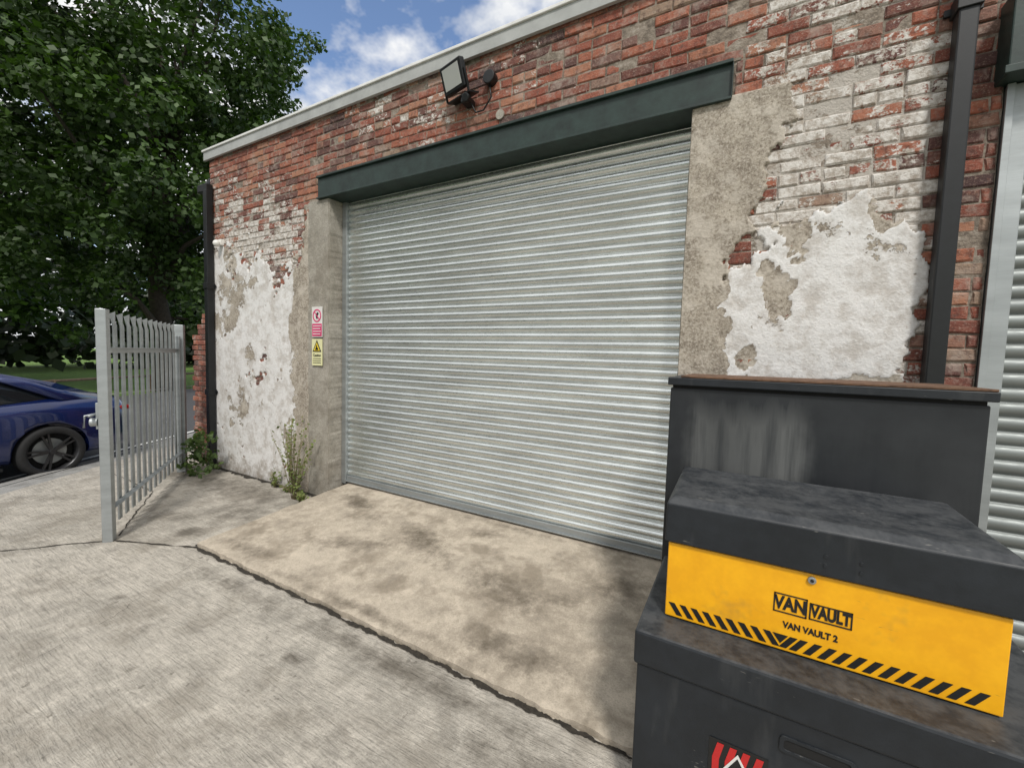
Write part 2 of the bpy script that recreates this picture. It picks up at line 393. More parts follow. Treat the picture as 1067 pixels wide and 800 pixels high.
obj('stub_mortar',V_,[(0,1,2,3,4)],m_mortar,bld,False,[(.5,.1,0,1)]*5)
def mk_bt():
    m=M('side_brick',.9); k=m.n('ShaderNodeTexBrick'); mp=m.map(rot=(math.radians(90),0,math.radians(90))); m.nt.links.new(mp,k.inputs[0])
    k.inputs['Scale'].default_value=1; k.inputs['Brick Width'].default_value=.225; k.inputs['Row Height'].default_value=.075; k.inputs['Mortar Size'].default_value=.006
    k.inputs['Color1'].default_value=(.27,.09,.06,1);k.inputs['Color2'].default_value=(.16,.06,.045,1);k.inputs['Mortar'].default_value=(.25,.22,.19,1)
    m.color(m.mix(m.ramp(m.noise(4,4),[(.4,0.),(.7,.4)]),k.outputs[0],(.4,.34,.3))); return m.m
m_side=mk_bt()
box('side_wall',-2.56,-2.3,.035,9,-.3,HT,m_side,bld)
box('rear_core',-2.3,-.3,.06,.3,-.3,HT,m_mortar,bld)
box('core_over_door',-.3,3.8,.06,.3,3.42,HT,m_mortar,bld)
box('core_right',3.72,5.03,.06,.3,-.3,HT,m_mortar,bld)
box('core_over_right',5.03,9,.06,.3,3.45,HT,m_mortar,bld)
box('stub_core',-3.06,-2.57,.04,.25,-.3,1.5,m_side,bld)
box('rear_wall',-2.3,9,8.8,9,-.3,HT,m_side,bld)
box('roof_deck',-2.56,9,.02,9,HT,HT+.03,m_flash2,bld)
box('coping_fascia',-2.62,9.05,-.045,-.015,HT-.045,HT+.065,m_flash2,bld,.003)
box('coping_cap',-2.64,9.05,-.06,.2,HT+.066,HT+.092,m_flash,bld,.004)
box('coping_side',-2.64,-2.60,.2,9,HT-.04,HT+.092,m_flash,bld,.004)
def rough_box(name,x0,x1,y0,y1,z0,z1,mat,amp=.008):
    o=box(name,x0,x1,y0,y1,z0,z1,mat,bld)
    bm=bmesh.new(); bm.from_mesh(o.data)
    es=[e for e in bm.edges if abs(e.verts[0].co.z-e.verts[1].co.z)>.5]
    bmesh.ops.subdivide_edges(bm,edges=es,cuts=110,use_grid_fill=True)
    bmesh.ops.bevel(bm,geom=[e for e in bm.edges if len(e.link_faces)==2 and e.calc_face_angle(0)>1 ],offset=.010,segments=2,affect='EDGES')
    for v in bm.verts:
        p=v.co; d=mn.noise((p.x*3+5,p.y*9,p.z*5))*amp+mn.noise((p.x*9,p.y*9,p.z*23))*amp*.9
        v.co.x+=d; v.co.y+=mn.noise((p.x*5,p.z*7,2))*amp*.6
    bm.to_mesh(o.data); bm.free(); return o
rough_box('pillar_left',-.44,-.075,-.014,.30,-.25,3.18,m_pillar,.008)
rough_box('jamb_right',3.565,3.73,-.004,.30,-.2,3.18,m_pillar,.004)
def sm(t): t=max(0,min(1,t)); return t*t*(3-2*t)
def fr(x,z,s,o=0,oc=4):
    v=0;a=1;t=0
    for i in range(oc): v+=a*mn.noise((x*s+o,z*s-o,o*1.7)); t+=a; a*=.62; s*=2.1
    return v/t
def lerp(x,tab):
    return float(np.interp(x,[a for a,b in tab],[b for a,b in tab]))
CR=[(-.3,3.9),(1.4,3.90),(1.8,3.86),(2.2,3.88),(2.35,4.0),(2.5,3.96),(2.7,4.05),(2.9,4.13),(3.1,4.17),(3.2,4.15)]
TR_=[(3.6,2.1),(3.9,2.2),(4.05,2.42),(4.3,2.44),(4.5,2.5),(4.72,2.48),(4.8,2.3)]
def right_m(x,z):
    nz=fr(x,z,3.2,1,5)*.22+fr(x,z,16,4,3)*.06
    conc=min(lerp(z,CR)-x+nz,(3.205-z)*.8+.01)
    pl=min(lerp(x,TR_)-z+nz*1.9,(4.77-x)+nz*.9)
    return conc,pl
def patches(x,z):
    v=0
    for cx,cz,rx,rz in ((4.20,2.34,.10,.17),(4.12,1.93,.07,.15),(4.63,2.38,.08,.17),(4.55,1.40,.2,.06),(3.99,1.55,.05,.10),(4.05,2.1,.04,.05)):
        q=math.sqrt(((x-cx)/rx)**2+((z-cz)/rz)**2)+fr(x,z,9,31)*1.4
        v=max(v,sm((1.05-q)/.12))
    return v
def ry(x,z):
    c,p=right_m(x,z)
    hc=sm(c/.02+.5); hp=sm(p/.02+.5)
    out=max(hc*.014 , hp*(.009-.006*patches(x,z)))+ max(hc,hp)*.006*fr(x,z,6,9)
    return .03-(.035+out)*max(hc,hp)
def rc(x,z):
    c,p=right_m(x,z)
    k=sm((x-lerp(z,CR)+.03+.14*fr(x,z,5,3))/.03+.5)
    w=.12+(.58)*k
    if p<=0: w=.12 if k<.5 else .45
    w-=.5*patches(x,z)*k
    w-=.14*sm((fr(x,z,2.5,41)-.06)*4)*k
    return (max(.05,w),0,0,1)
colgrid('render_right',3.572,4.86,-.25,3.24,.0105,ry,m_plaster,rc)
def left_m(x,z):
    n1=fr(x,z,2.2,11,5); n2=fr(x,z,10,15,3)
    top=lerp(x,[(-2.5,2.60),(-2.2,2.75),(-1.5,2.62),(-1.0,2.45),(-.7,2.25),(-.6,2.3),(-.45,3.1)])
    p=(top-z)+n1*.95+n2*.50
    h=.42+n1*.75+n2*.75+ (0.25 if x>-.75 else 0)
    return min(p,h)
def ly(x,z):
    p=left_m(x,z); h=sm(p/.07+.5); return .03-(.035+.007+.006*fr(x,z,6,9))*h
def lc(x,z):
    w=.645
    g=sm((x+.74+.25*fr(x,z,4,51))/.10+.5)
    w=w*(1-g)+.40*g
    w-=.20*sm((fr(x,z,1.8,21)-.0)*4)
    w-=.22*sm((left_m(x,z)*-1+.12)/.15)
    return (w,0,0,1)
colgrid('render_left',-2.52,-.42,-.28,3.16,.013,ly,m_plaster,lc)
lt=bld
LY=-.045
box('lintel_web',-.255,3.797,-.02,.06,3.195,3.418,m_lintel,lt,.002)
box('lintel_top_flange',-.258,3.80,LY,-.021,3.402,3.424,m_lintel,lt,.003)
box('lintel_bottom_flange',-.258,3.80,LY,.28,3.178,3.194,m_lintel,lt,.003)
box('lintel_end_plate',3.797,3.803,-.043,.05,3.195,3.40,m_lintel,lt,.001)
box('mortar_over_lintel',-.3,3.84,-.004,.06,3.425,3.440,m_mortar,lt)
def shutter(name,x0,x1,y,z0,z1,pitch,parent,mat,xn=60):
    prof=[]
    n=int((z1-z0)/pitch)
    sub=[(0,0.003),(.05,.001),(.10,-.004),(.20,-.0105),(.34,-.0148),(.50,-.0162),(.66,-.0146),(.80,-.0095),(.88,-.003),(.92,.003),(.97,.0045)]
    for k in range(n):
        for t,d in sub: prof.append((y+d,z0+(k+t)*pitch,k))
    prof.append((y+.003,z0+n*pitch,n))
    V=[];F=[]; xs=np.linspace(x0,x1,xn)
    jit=[random.uniform(-.0014,.0014) for _ in range(n+1)]
    for (yy,zz,k) in prof:
        for x in xs:
            bow=.006*mn.noise((x*.8,zz*.8,3))
            V.append((x,yy+jit[k]+bow+.0016*mn.noise((x*1.6,k*1.3,0)),zz+.0015*mn.noise((x*1.1,k*.9,5))))
    nx=len(xs)
    for j in range(len(prof)-1):
        for i in range(nx-1): a=j*nx+i; F.append((a,a+1,a+nx+1,a+nx))
    return obj(name,V,F,mat,parent,True)
shutter('shutter_curtain',.0,3.56,.2,.07,3.3,.0690,bld,m_galv)
box('shutter_bottom_bar',.0,3.56,.172,.21,.008,.072,m_galvf,bld,.004)
box('shutter_bottom_angle',.0,3.56,.150,.172,.010,.020,m_galvf,bld,.002)
box('guide_left',-.07,-.002,.155,.24,-.02,3.175,m_galvf,bld,.003)
box('shutter_drum_box',-.1,3.6,.245,.6,3.0,3.6,m_dark,bld)
box('interior_back',-.1,3.6,.6,.62,-.2,3.5,m_dark,bld)
m_galv2=mk_galv('galvanised_slat_dark',.55,(.27,.29,.285),.8)  # second shutter: darker, rougher slat metal than the main curtain
box('guide_post',5.035,5.125,-.015,.10,-.16,2.93,m_galvf,bld,.004)
box('guide_flange',5.03,5.06,-.03,-.016,-.16,2.93,m_galvf,bld,.002)
shutter('shutter_curtain_b',5.125,8.6,.06,-.1,3.0,.0762,bld,m_galv2,30)
box('shutter_hood',4.99,8.7,-.13,.10,2.935,3.325,m_lintel,bld,.006)
box('hood_lip',4.975,8.7,-.145,-.131,2.93,2.965,m_lintel,bld,.002)
box('opening_floor',-.07,3.57,.28,.6,-.2,-.01,m_pillar,bld)

# ------------------------------------------------------------------ fixtures
def pipe(name,x,y,z0,z1,w,parent=None,brackets=()):
    e=empty(name)
    box('pipe',x-w/2,x+w/2,y-w/2,y+w/2,z0,z1,m_black,e,.008)
    for b in brackets:
        box('socket',x-w/2-.010,x+w/2+.010,y-w/2-.010,y+w/2+.010,b-.04,b+.04,m_black,e,.004)
        box('lug',x-w/2-.035,x+w/2+.035,y+w/2-.004,y+w/2+.012,b-.018,b+.018,m_black,e,.003)
    return e
dp=pipe('drainpipe',4.845,-.062,-.14,4.04,.078,None,(3.35,.9))
dl=pipe('drainpipe',-2.47,-.07,-.12,3.62,.085,None,(2.35,.9))
box('shoe',-2.66,-2.43,-.11,-.02,3.60,3.70,m_black,dl,.01)
tube('swan_neck',[(-2.62,-.06,3.66),(-2.70,.02,3.74),(-2.74,.10,3.86)],.035,m_black,dl)
ps=empty('motion_sensor'); mw=simple('white_plastic',(.75,.74,.7),.4,0,.05)
box('base',-2.29,-2.21,-.05,-.0,2.88,2.96,mw,ps,.008)
bm=bmesh.new(); bmesh.ops.create_uvsphere(bm,u_segments=20,v_segments=12,radius=.045); me=bpy.data.meshes.new('dome'); bm.to_mesh(me); bm.free(); me.materials.append(mw)
o=bpy.data.objects.new('dome',me); o.location=(-2.25,-.075,2.90); link(o,ps)
fl=empty('floodlight'); fl.location=(1.70,-.17,3.83); fl.rotation_euler=(math.radians(20),0,math.radians(-14))
mlens=M('led_lens',.15,0,(.55,.57,.55)).m
box('housing',-.13,.13,-.02,.035,-.105,.105,m_black,fl,.008)
box('lens',-.100,.100,-.0235,-.0195,-.078,.078,mlens,fl)
for i in range(8): box('fin_%d'%i,-.10+i*.028,-.092+i*.028,.035,.06,-.09,.09,m_black,fl)
box('bracket_l',-.143,-.132,-.005,.012,-.14,.02,m_black,fl); box('bracket_r',.132,.143,-.005,.012,-.14,.02,m_black,fl)
box('bracket_bottom',-.143,.143,.0,.12,-.152,-.141,m_black,fl)
f2=empty('wall_junction_box')
cyl('body',(1.98,-.035,3.82),(0,1,0),.055,.07,m_black,f2,24,.006)
box('sensor_arm',1.74,1.82,-.12,-.01,3.64,3.69,m_black,f2,.01)
cyl('pir_head',(1.81,-.13,3.66),(0,1,.3),.035,.05,m_black,f2,20,.008)
tube('cable',[(1.98,-.04,3.77),(2.0,-.045,3.66),(1.93,-.05,3.57),(1.85,-.05,3.57),(1.81,-.06,3.65),(1.77,-.1,3.74)],.007,m_black,f2,8)
cyl('hole_cap',(2.07,-.01,3.52),(0,1,0),.04,.012,m_pillar,f2,14)
m_sw=simple('sign_white',(.72,.71,.68),.4,0,.06,10,0); m_pink=simple('sign_magenta',(.62,.04,.16),.4,0,.15,10,0); m_sy=simple('sign_cream',(.74,.72,.42),.4,0,.06,10,0); m_ink=simple('ink',(.01,.01,.01),.5,0,.2,10,0); m_yl=simple('sign_yellow',(.8,.6,.05),.4,0,.05,10,0)
def text(name,s,size,loc,mat,parent,bold=0,ext=.0006,al='CENTER',sx=1):
    c=bpy.data.curves.new(name,'FONT'); c.body=s; c.size=size; c.extrude=ext; c.offset=bold; c.align_x=al; c.align_y='CENTER'; c.materials.append(mat)
    o=bpy.data.objects.new(name,c); o.location=loc; o.rotation_euler=(math.pi/2,0,0); o.scale=(sx,1,1); return link(o,parent)
def ring(name,cx,y,cz,r,w,mat,parent,n=40,d=.002):
    V=[];F=[]
    for k in range(n):
        a=2*math.pi*k/n
        for rr in (r-w,r): V.append((cx+rr*math.cos(a),y,cz+rr*math.sin(a)))
    for k in range(n): F.append((2*k,2*k+1,(2*((k+1)%n))+1,2*((k+1)%n)))
    o=obj(name,V,F,mat,parent); s=o.modifiers.new('s','SOLIDIFY'); s.thickness=d; s.offset=0; return o
def poly(name,pts,y,mat,parent,d=.002):
    o=obj(name,[(x,y,z) for x,z in pts],[tuple(range(len(pts)))],mat,parent); s=o.modifiers.new('s','SOLIDIFY'); s.thickness=d; s.offset=0; return o
s1=empty('prohibition_sign'); X0,X1=-.345,-.165; SY=-.030
box('plate',X0,X1,SY,SY+.004,1.665,2.005,m_sw,s1,.001)
ring('ring',-.255,SY-.002,1.905,.072,.014,m_pink,s1)
poly('bar',[(-.308,1.952),(-.300,1.960),(-.202,1.858),(-.210,1.850)],SY-.003,m_pink,s1)
poly('figure',[(-.265,1.87),(-.245,1.87),(-.240,1.91),(-.225,1.93),(-.25,1.945),(-.262,1.93),(-.275,1.90)],SY-.0015,m_ink,s1)
box('band',X0+.008,X1-.008,SY-.002,SY,1.675,1.815,m_pink,s1)
for i in range(4): box('line_%d'%i,X0+.022,X1-.022-.01*(i%2),SY-.003,SY-.0021,1.785-i*.03,1.795-i*.03,m_sw,s1)
s2=empty('warning_sign')
box('plate',X0,X1,SY,SY+.004,1.345,1.645,m_sy,s2,.001)
poly('triangle',[(-.33,1.50),(-.18,1.50),(-.255,1.632)],SY-.002,m_ink,s2)
poly('triangle_inner',[(-.309,1.512),(-.201,1.512),(-.255,1.606)],SY-.0035,m_yl,s2)
poly('pictogram',[(-.285,1.52),(-.225,1.52),(-.235,1.545),(-.250,1.55),(-.25,1.575),(-.262,1.575),(-.27,1.54)],SY-.005,m_ink,s2)
text('caption','Caution',.042,(-.255,SY-.002,1.46),m_ink,s2,.0008)
for i in range(3): box('line_%d'%i,X0+.02,X1-.02,SY-.002,SY-.0005,1.42-i*.024,1.426-i*.024,m_ink,s2)

# ------------------------------------------------------------------ tool chests
def chest_top():
    e=empty('tool_chest')
    bx0,bx1,by0,by1=3.745,4.645,-1.435,-.93
    box('body',bx0+.004,bx1-.004,by0+.008,by1,.536,.84,m_boxd,e,.006)
    box('yellow_panel',bx0,bx1,by0-.008,by0+.007,.537,.8225,m_yel,e,.004)
    box('yellow_return',bx1-.003,bx1+.003,by0+.0075,by0+.10,.537,.8225,m_yel,e,.002)
    L0,L1,Y0,Y1=bx0-.012,bx1+.022,by0-.022,by1+.01
    v=[(L0,Y0,.828),(L1,Y0,.828),(L1,Y1,.828),(L0,Y1,.828),(L0,Y0,.975),(L1,Y0,.975),(L1,Y1,.995),(L0,Y1,.995),(L0+.02,Y0+.035,.9985),(L1-.02,Y0+.035,.9985),(L1-.02,Y1-.01,1.001),(L0+.02,Y1-.01,1.001)]
    f=[(0,3,2,1),(0,1,5,4),(1,2,6,5),(2,3,7,6),(3,0,4,7),(4,5,9,8),(5,6,10,9),(6,7,11,10),(7,4,8,11),(8,9,10,11)]
    bevel(obj('lid',v,f,m_boxd,e),.006,3)
    box('lid_shadow_gap',bx0+.01,bx1-.01,by0-.002,by0+.02,.8226,.8279,m_dark,e)
    y=by0-.0095
    n=23; z0,z1=.549,.592; w=.026; pitch=.0385
    for i in range(n):
        x=bx0+.012+i*pitch; s=-.03 if i<9 else .03
        if i==9: x+=.01
        if x+w+.03>bx1: break
        if i<9: p=[(x+.03,z0),(x+.03+w*.8,z0),(x+w*.8,z1),(x,z1)]
        else: p=[(x,z0),(x+w*.8,z0),(x+w*.8+.03,z1),(x+.03,z1)]
        poly('stripe_%d'%i,p,y,m_ink,e,.001)
    poly('stripe_mid',[(bx0+.012+9*pitch-.010,z1),(bx0+.012+9*pitch+.034,z1),(bx0+.012+9*pitch+.013,z0+.012)],y,m_ink,e,.001)
    cx=4.19; cz=.700
    for nm,(a,b,c,d) in {'t':(cx-.10,cx-.006,cz+.030,cz+.034),'b':(cx-.10,cx-.006,cz-.032,cz-.028),'l':(cx-.10,cx-.096,cz-.032,cz+.034),'r':(cx-.010,cx-.006,cz-.032,cz+.034),'t2':(cx+.0,cx+.112,cz+.022,cz+.026),'b2':(cx+.0,cx+.112,cz-.030,cz-.026),'r2':(cx+.108,cx+.112,cz-.030,cz+.026),'l2':(cx,cx+.004,cz-.030,cz+.026)}.items():
        box('logo_frame_'+nm,a,b,y-.0006,y+.0006,c,d,m_ink,e)
    text('logo_word_a','VAN',.062,(cx-.053,y,cz),m_ink,e,.0024,sx=.70)
    text('logo_word_b','VAULT',.054,(cx+.056,y,cz-.002),m_ink,e,.0024,sx=.62)
    text('logo_small','VAN VAULT 2',.030,(cx+.005,y,.628),m_ink,e,.0011,sx=.8)
    cyl('lock',(4.19,by0-.010,.803),(0,1,0),.012,.012,m_galvf,e,20,.002); cyl('lock_barrel',(4.19,by0-.0165,.803),(0,1,0),.005,.004,m_ink,e,12)
    for dx in (-.03,.06):
        for dz in (0,.03): cyl('rivet',(4.25+dx,by0-.022,.865+dz),(0,1,0),.0055,.006,m_boxd,e,10)
    return e
chest_top()
def chest_low():
    e=empty('tool_chest')
    x0,x1,y0,y1=3.675,4.86,-1.575,-.92
    box('body',x0,x1,y0,y1,ZG+.03,.40,m_boxd,e,.006)
    L0,L1,Y0,Y1=x0-.012,x1+.012,y0-.012,y1+.012
    box('lid',L0,L1,Y0,Y1,.405,.531,m_boxd,e,.010)
    box('gap',x0+.01,x1-.01,y0+.003,y1-.01,.3995,.4055,m_dark,e)
    for a in (x0+.05,x1-.2): box('foot',a,a+.12,y0+.04,y1-.04,ZG-.0,ZG+.03,m_dark,e,.004)
    sx=4.215
    def rr(cx,cz,w,h,r,n=6):
        o=[]
        for (sx_,sz_,a0) in ((1,1,0),(-1,1,90),(-1,-1,180),(1,-1,270)):
            for k in range(n+1):
                a=math.radians(a0+90*k/n); o.append((cx+sx_*(w-r)+r*math.cos(a),cz+sz_*(h-r)+r*math.sin(a)))
        return o
    hz=.318
    A=rr(sx,hz,.095,.026,.012); B=rr(sx,hz,.084,.017,.010)
    n=len(A); F=[]
    V=[(x,y0-.0005,z) for x,z in A]+[(x,y0-.005,z) for x,z in A]+[(x,y0-.005,z) for x,z in B]+[(x,y0-.0008,z) for x,z in B]
    for q in range(3):
        for k in range(n): F.append((q*n+k,q*n+(k+1)%n,(q+1)*n+(k+1)%n,(q+1)*n+k))
    obj('handle_rim',V,F,m_boxd,e)
    obj('handle_recess',[(x,y0-.001,z) for x,z in B],[tuple(range(n))],m_dark,e)
    X=.065; Z=-.012
    poly('sticker',[(3.86+X,.13+Z),(4.03+X,.13+Z),(4.03+X,.255+Z),(3.86+X,.255+Z)],y0-.002,m_ink,e,.001)
    mr=simple('sticker_red',(.50,.02,.02),.4,0,.1,10,0)
    for i in range(4):
        a=3.872+X+i*.038
        poly('sticker_stripe_%d'%i,[(a,.14+Z),(a+.02,.14+Z),(a+.005+.015,.19+Z),(a+.032,.245+Z),(a+.012,.245+Z),(a-.001,.19+Z)],y0-.0035,mr,e,.001)
    poly('sticker_tri',[(3.905+X,.165+Z),(3.985+X,.165+Z),(3.945+X,.232+Z)],y0-.005,m_sw,e,.001)
    poly('sticker_tri_in',[(3.918+X,.172+Z),(3.972+X,.172+Z),(3.945+X,.218+Z)],y0-.0062,m_ink,e,.001)
    return e
chest_low()
def chest_back():
    e=empty('storage_chest')
    x0,x1,y0,y1=3.635,4.80,-.80,-.28
    box('body',x0,x1,y0,y1,ZG+.05,1.37,m_scuff,e,.006)
    for a in (x0+.05,x1-.17): box('foot',a,a+.12,y0+.03,y1-.03,ZG,ZG+.05,m_dark,e,.003)
    box('lid',x0-.012,x1+.015,y0-.022,y1+.01,1.385,1.425,m_boxd,e,.005)
    box('lid_gap',x0+.01,x1-.01,y0+.004,y1-.01,1.369,1.386,m_dark,e)
    box('lid_rim',x0+.05,x1+.008,y0-.0235,y1,1.4255,1.435,m_rust,e,.002)
    return e
chest_back()

# ------------------------------------------------------------------ palisade gate
g=empty('palisade_gate')
A=Vector((-.68,-1.71,0)); B=Vector((-2.60,-.37,0)); D=(A-B).normalized(); Nn=Vector((-D.y,D.x,0)); GL=(A-B).length
g.location=(B.x,B.y,0); g.rotation_euler=(0,0,math.atan2(D.y,D.x))
ZT=1.80
box('hinge_post',-.05,.05,-.05,.05,ZG,ZT-.0,m_galvf,g,.006)
box('end_stile',GL-.07,GL+.01,-.035,.035,ZG+.0,ZT,m_galvf,g,.005)
box('inner_stile',.075,.125,-.025,.025,ZG+.1,ZT-.15,m_galvf,g,.004)
for nm,z in (('rail_top',ZT-.32),('rail_bottom',ZG+.28)):
    box(nm,.126,GL-.071,-.006,.044,z,z+.006,m_galvf,g,.001); box(nm+'_web',.126,GL-.071,-.010,-.0045,z-.045,z+.006,m_galvf,g,.001)
NP=13
for i in range(NP):
    px=.20+i*(GL-.36)/(NP-1); V=[];F=[]
    prof=[(-.034,0),(-.017,-.016),(-.006,-.004),(.006,-.004),(.017,-.016),(.034,0)]
    zb=ZG+.09; 
    for z in (zb,ZT-.12): V+=[(px+a,b-.013,z) for a,b in prof]
    tops=[(-.040,-.030,-.02),(-.026,-.030,-.02),(-.002,0,0),(.002,0,0),(.026,-.030,-.02),(.040,-.030,-.02)]
    V+=[(px+a,b-.013,ZT+c) for a,b,c in tops]
    for q in range(2):
        for k in range(5):
            F.append((q*6+k,q*6+k+1,(q+1)*6+k+1,(q+1)*6+k))
    o=obj('pale_%d'%i,V,F,m_galvf,g); s=o.modifiers.new('s','SOLIDIFY'); s.thickness=.003
box('latch_plate',GL-.16,GL-.02,-.06,-.037,.80,1.02,m_galvf,g,.004)
tube('slide_bolt',[(GL-.30,-.075,.92),(GL+.05,-.075,.92)],.011,m_galvf,g)
tube('bolt_handle',[(GL-.12,-.075,.92),(GL-.12,-.16,.90),(GL-.12,-.17,.80)],.009,m_galvf,g)
cyl('lock_housing',(GL-.03,-.07,.86),(0,1,0),.035,.05,m_galvf,g,20,.004)
for z in (.25,1.35): cyl('hinge',(.065,-.02,z),(0,0,1),.018,.12,m_galvf,g,14)

# ------------------------------------------------------------------ car
def make_car():
    e=empty('parked_car')
    m=M('car_blue',.22,.3); m.color(m.ramp(m.noise(3,3),[(.3,(.004,.012,.07)),(.7,(.006,.018,.10))])); m.b.inputs['Coat Weight'].default_value=1; m.b.inputs['Coat Roughness'].default_value=.04; mb=m.m
    mg=M('car_glass',.05,0,(.008,.01,.012)).m; mt=simple('tyre',(.015,.015,.015),.85,0,.2,30); mr=simple('alloy_dark',(.05,.05,.053),.35,.7,.2,10,0)
    ml=M('tail_lamp',.15,0,(.25,.01,.01)).m
    st=[(-.98,.62,.42,.72,.86,.50),(-.93,.78,.30,.80,.98,.62),(-.75,.87,.24,.86,1.04,.70),(-.35,.925,.22,.88,1.06,.74),(0,.94,.22,.88,1.04,.76),(.5,.93,.20,.86,.99,.78),(1.3,.91,.19,.84,.96,.80),(2.1,.91,.19,.82,.94,.80),(2.6,.925,.20,.80,.92,.76),(2.95,.93,.21,.76,.86,.72),(3.4,.88,.22,.66,.74,.66),(3.68,.74,.26,.54,.60,.55),(3.78,.58,.32,.46,.50,.40)]
    def loft(name,st,sec,mat,smooth=True):
        V=[];F=[];n=None
        for s in st:
            h=sec(s); ring=h+[(-y,z) for y,z in h[::-1]]; n=len(ring); V+=[(s[0],y,z) for y,z in ring]
        for i in range(len(st)-1):
            for k in range(n): F.append((i*n+k,i*n+(k+1)%n,(i+1)*n+(k+1)%n,(i+1)*n+k))
        F.append(tuple(range(n))); F.append(tuple(range((len(st)-1)*n,len(st)*n))[::-1])
        return obj(name,V,F,mat,e,smooth)
    def sec(s):
        x,w,z0,zs,zt,wt=s
        return [(w*.35,z0),(w*.90,z0),(w*.985,z0+.08),(w,z0+(zs-z0)*.5),(w*.975,zs-.04),(w*.95,zs),(wt,zt),(wt*.5,zt+.015)]
    body=loft('body',st,sec,mb); ss=body.modifiers.new('s','SUBSURF'); ss.levels=2; ss.render_levels=2
    for i,ax in enumerate((0,2.85)):
        for s in (1,-1):
            V,F=tube_data([Vector((ax,s*.55,.335)),Vector((ax,s*1.1,.335))],.380,40); c=obj('arch_cutter_%d'%(i*2+(s>0)),V,F,m_dark,e)
            b=body.modifiers.new('bool','BOOLEAN'); b.operation='DIFFERENCE'; b.object=c; b.solver='EXACT'; c['cut']=1
    bpy.context.view_layer.update()
    dg=bpy.context.evaluated_depsgraph_get(); nm=bpy.data.meshes.new_from_object(body.evaluated_get(dg)); body.modifiers.clear(); body.data=nm
    for c in [o for o in bpy.data.objects if o.get('cut')]: bpy.data.objects.remove(c)
    gh=[(-.72,.60,.98,1.03,.50),(-.35,.70,1.02,1.16,.52),(.15,.76,.99,1.31,.54),(.7,.79,.95,1.41,.56),(1.2,.80,.93,1.43,.57),(1.6,.79,.92,1.38,.55),(2.05,.77,.91,1.17,.55),(2.45,.72,.90,.95,.55)]
    def gsec(s): x,w,z0,zt,wt=s; return [(w*.5,z0-.05),(w,z0-.02),(w*.97,z0+.02),((w+wt)/2,(z0+zt)/2+.03),(wt,zt-.015),(wt*.5,zt)]
    o=loft('greenhouse',gh,gsec,mg); o.modifiers.new('s','SUBSURF').render_levels=2
    rs=[]
    for s in gh[:-1]:
        x,w,z0,zt,wt=s; rs.append([(x,y,z) for y,z in ((-wt-.03,zt-.035),(-wt*.9,zt+.004),(-wt*.5,zt+.018),(0,zt+.02),(wt*.5,zt+.018),(wt*.9,zt+.004),(wt+.03,zt-.035))])
    V=[p for r in rs[1:6] for p in r]; F=[(i*7+k,i*7+k+1,(i+1)*7+k+1,(i+1)*7+k) for i in range(4) for k in range(6)]
    o=obj('roof',V,F,mb,e,True); o.modifiers.new('s','SUBSURF').render_levels=2
    for s in (1,-1):
        V=[(-.75,s*.71,.96),(-.15,s*.775,1.0),(.30,s*.66,1.24),(.55,s*.60,1.37),(.30,s*.575,1.345),(-.2,s*.55,1.21)]
        o=obj('c_pillar',V,[(0,1,2,3,4,5)],mb,e,True); q=o.modifiers.new('s','SOLIDIFY'); q.thickness=.03; q.offset=0
        for ax in (0,2.85):
            c=Vector((ax,s*.83,.335)); w=empty('wheel'); w.parent=e; w.location=c
            prof=[(.245,.10),(.262,.112),(.305,.115),(.328,.10),(.337,.06),(.338,0),(.337,-.06),(.328,-.10),(.30,-.115),(.20,-.11)]
            N=48; V=[];F=[]
            for k in range(N):
                a=2*math.pi*k/N
                for r,y in prof: V.append((r*math.cos(a),s*y,r*math.sin(a)))
            P=len(prof)
            for k in range(N):
                for j in range(P-1): F.append((k*P+j,k*P+j+1,((k+1)%N)*P+j+1,((k+1)%N)*P+j))
            obj('tyre',V,F,mt,w,True)
            V=[];F=[]
            pr=[(.258,s*.112),(.246,s*.105),(.236,s*.02)]
            for k in range(N):
                a=2*math.pi*k/N
                for r,y in pr: V.append((r*math.cos(a),y,r*math.sin(a)))
            for k in range(N):
                for j in range(2): F.append((k*3+j,k*3+j+1,((k+1)%N)*3+j+1,((k+1)%N)*3+j))
            obj('rim',V,F,mr,w,True)
            cyl('brake_disc',(0,s*.0,0),(0,1,0),.17,.02,m_galvf,w,30); cyl('barrel_back',(0,-s*.02,0),(0,1,0),.24,.01,m_dark,w,30)
            for k in range(10):
                a=2*math.pi*(k//2)/5+(.13 if k%2 else -.13)
                d=Vector((math.cos(a),0,math.sin(a))); t=Vector((-d.z,0,d.x))
                V=[];
                for r,hw,yy in ((.03,.014,.085),(.248,.010,.100)):
                    for sg in (1,-1):
                        for dy in (0,-.03): V.append(d*r+t*hw*sg+Vector((0,s*(yy+dy),0)))
                obj('spoke_%d'%k,V,[(0,2,6,4),(0,4,5,1),(2,3,7,6),(1,5,7,3),(0,1,3,2),(4,6,7,5)],mr,w)
            cyl('hub',(0,s*.08,0),(0,1,0),.038,.03,mr,w,20,.004)
        box('tail_lamp',-.965,-.80,min(s*.62,s*.80),max(s*.62,s*.80),.80,.86,ml,e,.02)
        o=box('mirror',1.95,2.08,min(s*.92,s*1.07),max(s*.92,s*1.07),.93,1.04,mb,e,.03)
        box('sill_trim',.45,2.4,min(s*.85,s*.925),max(s*.85,s*.925),.17,.215,m_black,e,.01)
        box('door_handle',.75,.93,min(s*.885,s*.928),max(s*.885,s*.928),.74,.765,m_black,e,.006)
    box('number_plate',-1.0,-.985,-.26,.26,.55,.66,m_yl,e,.004)
    return e
car=make_car()
Fd=Vector((.17,-.985,0)).normalized(); ang=math.atan2(Fd.y,Fd.x); Lft=Vector((-Fd.y,Fd.x,0))
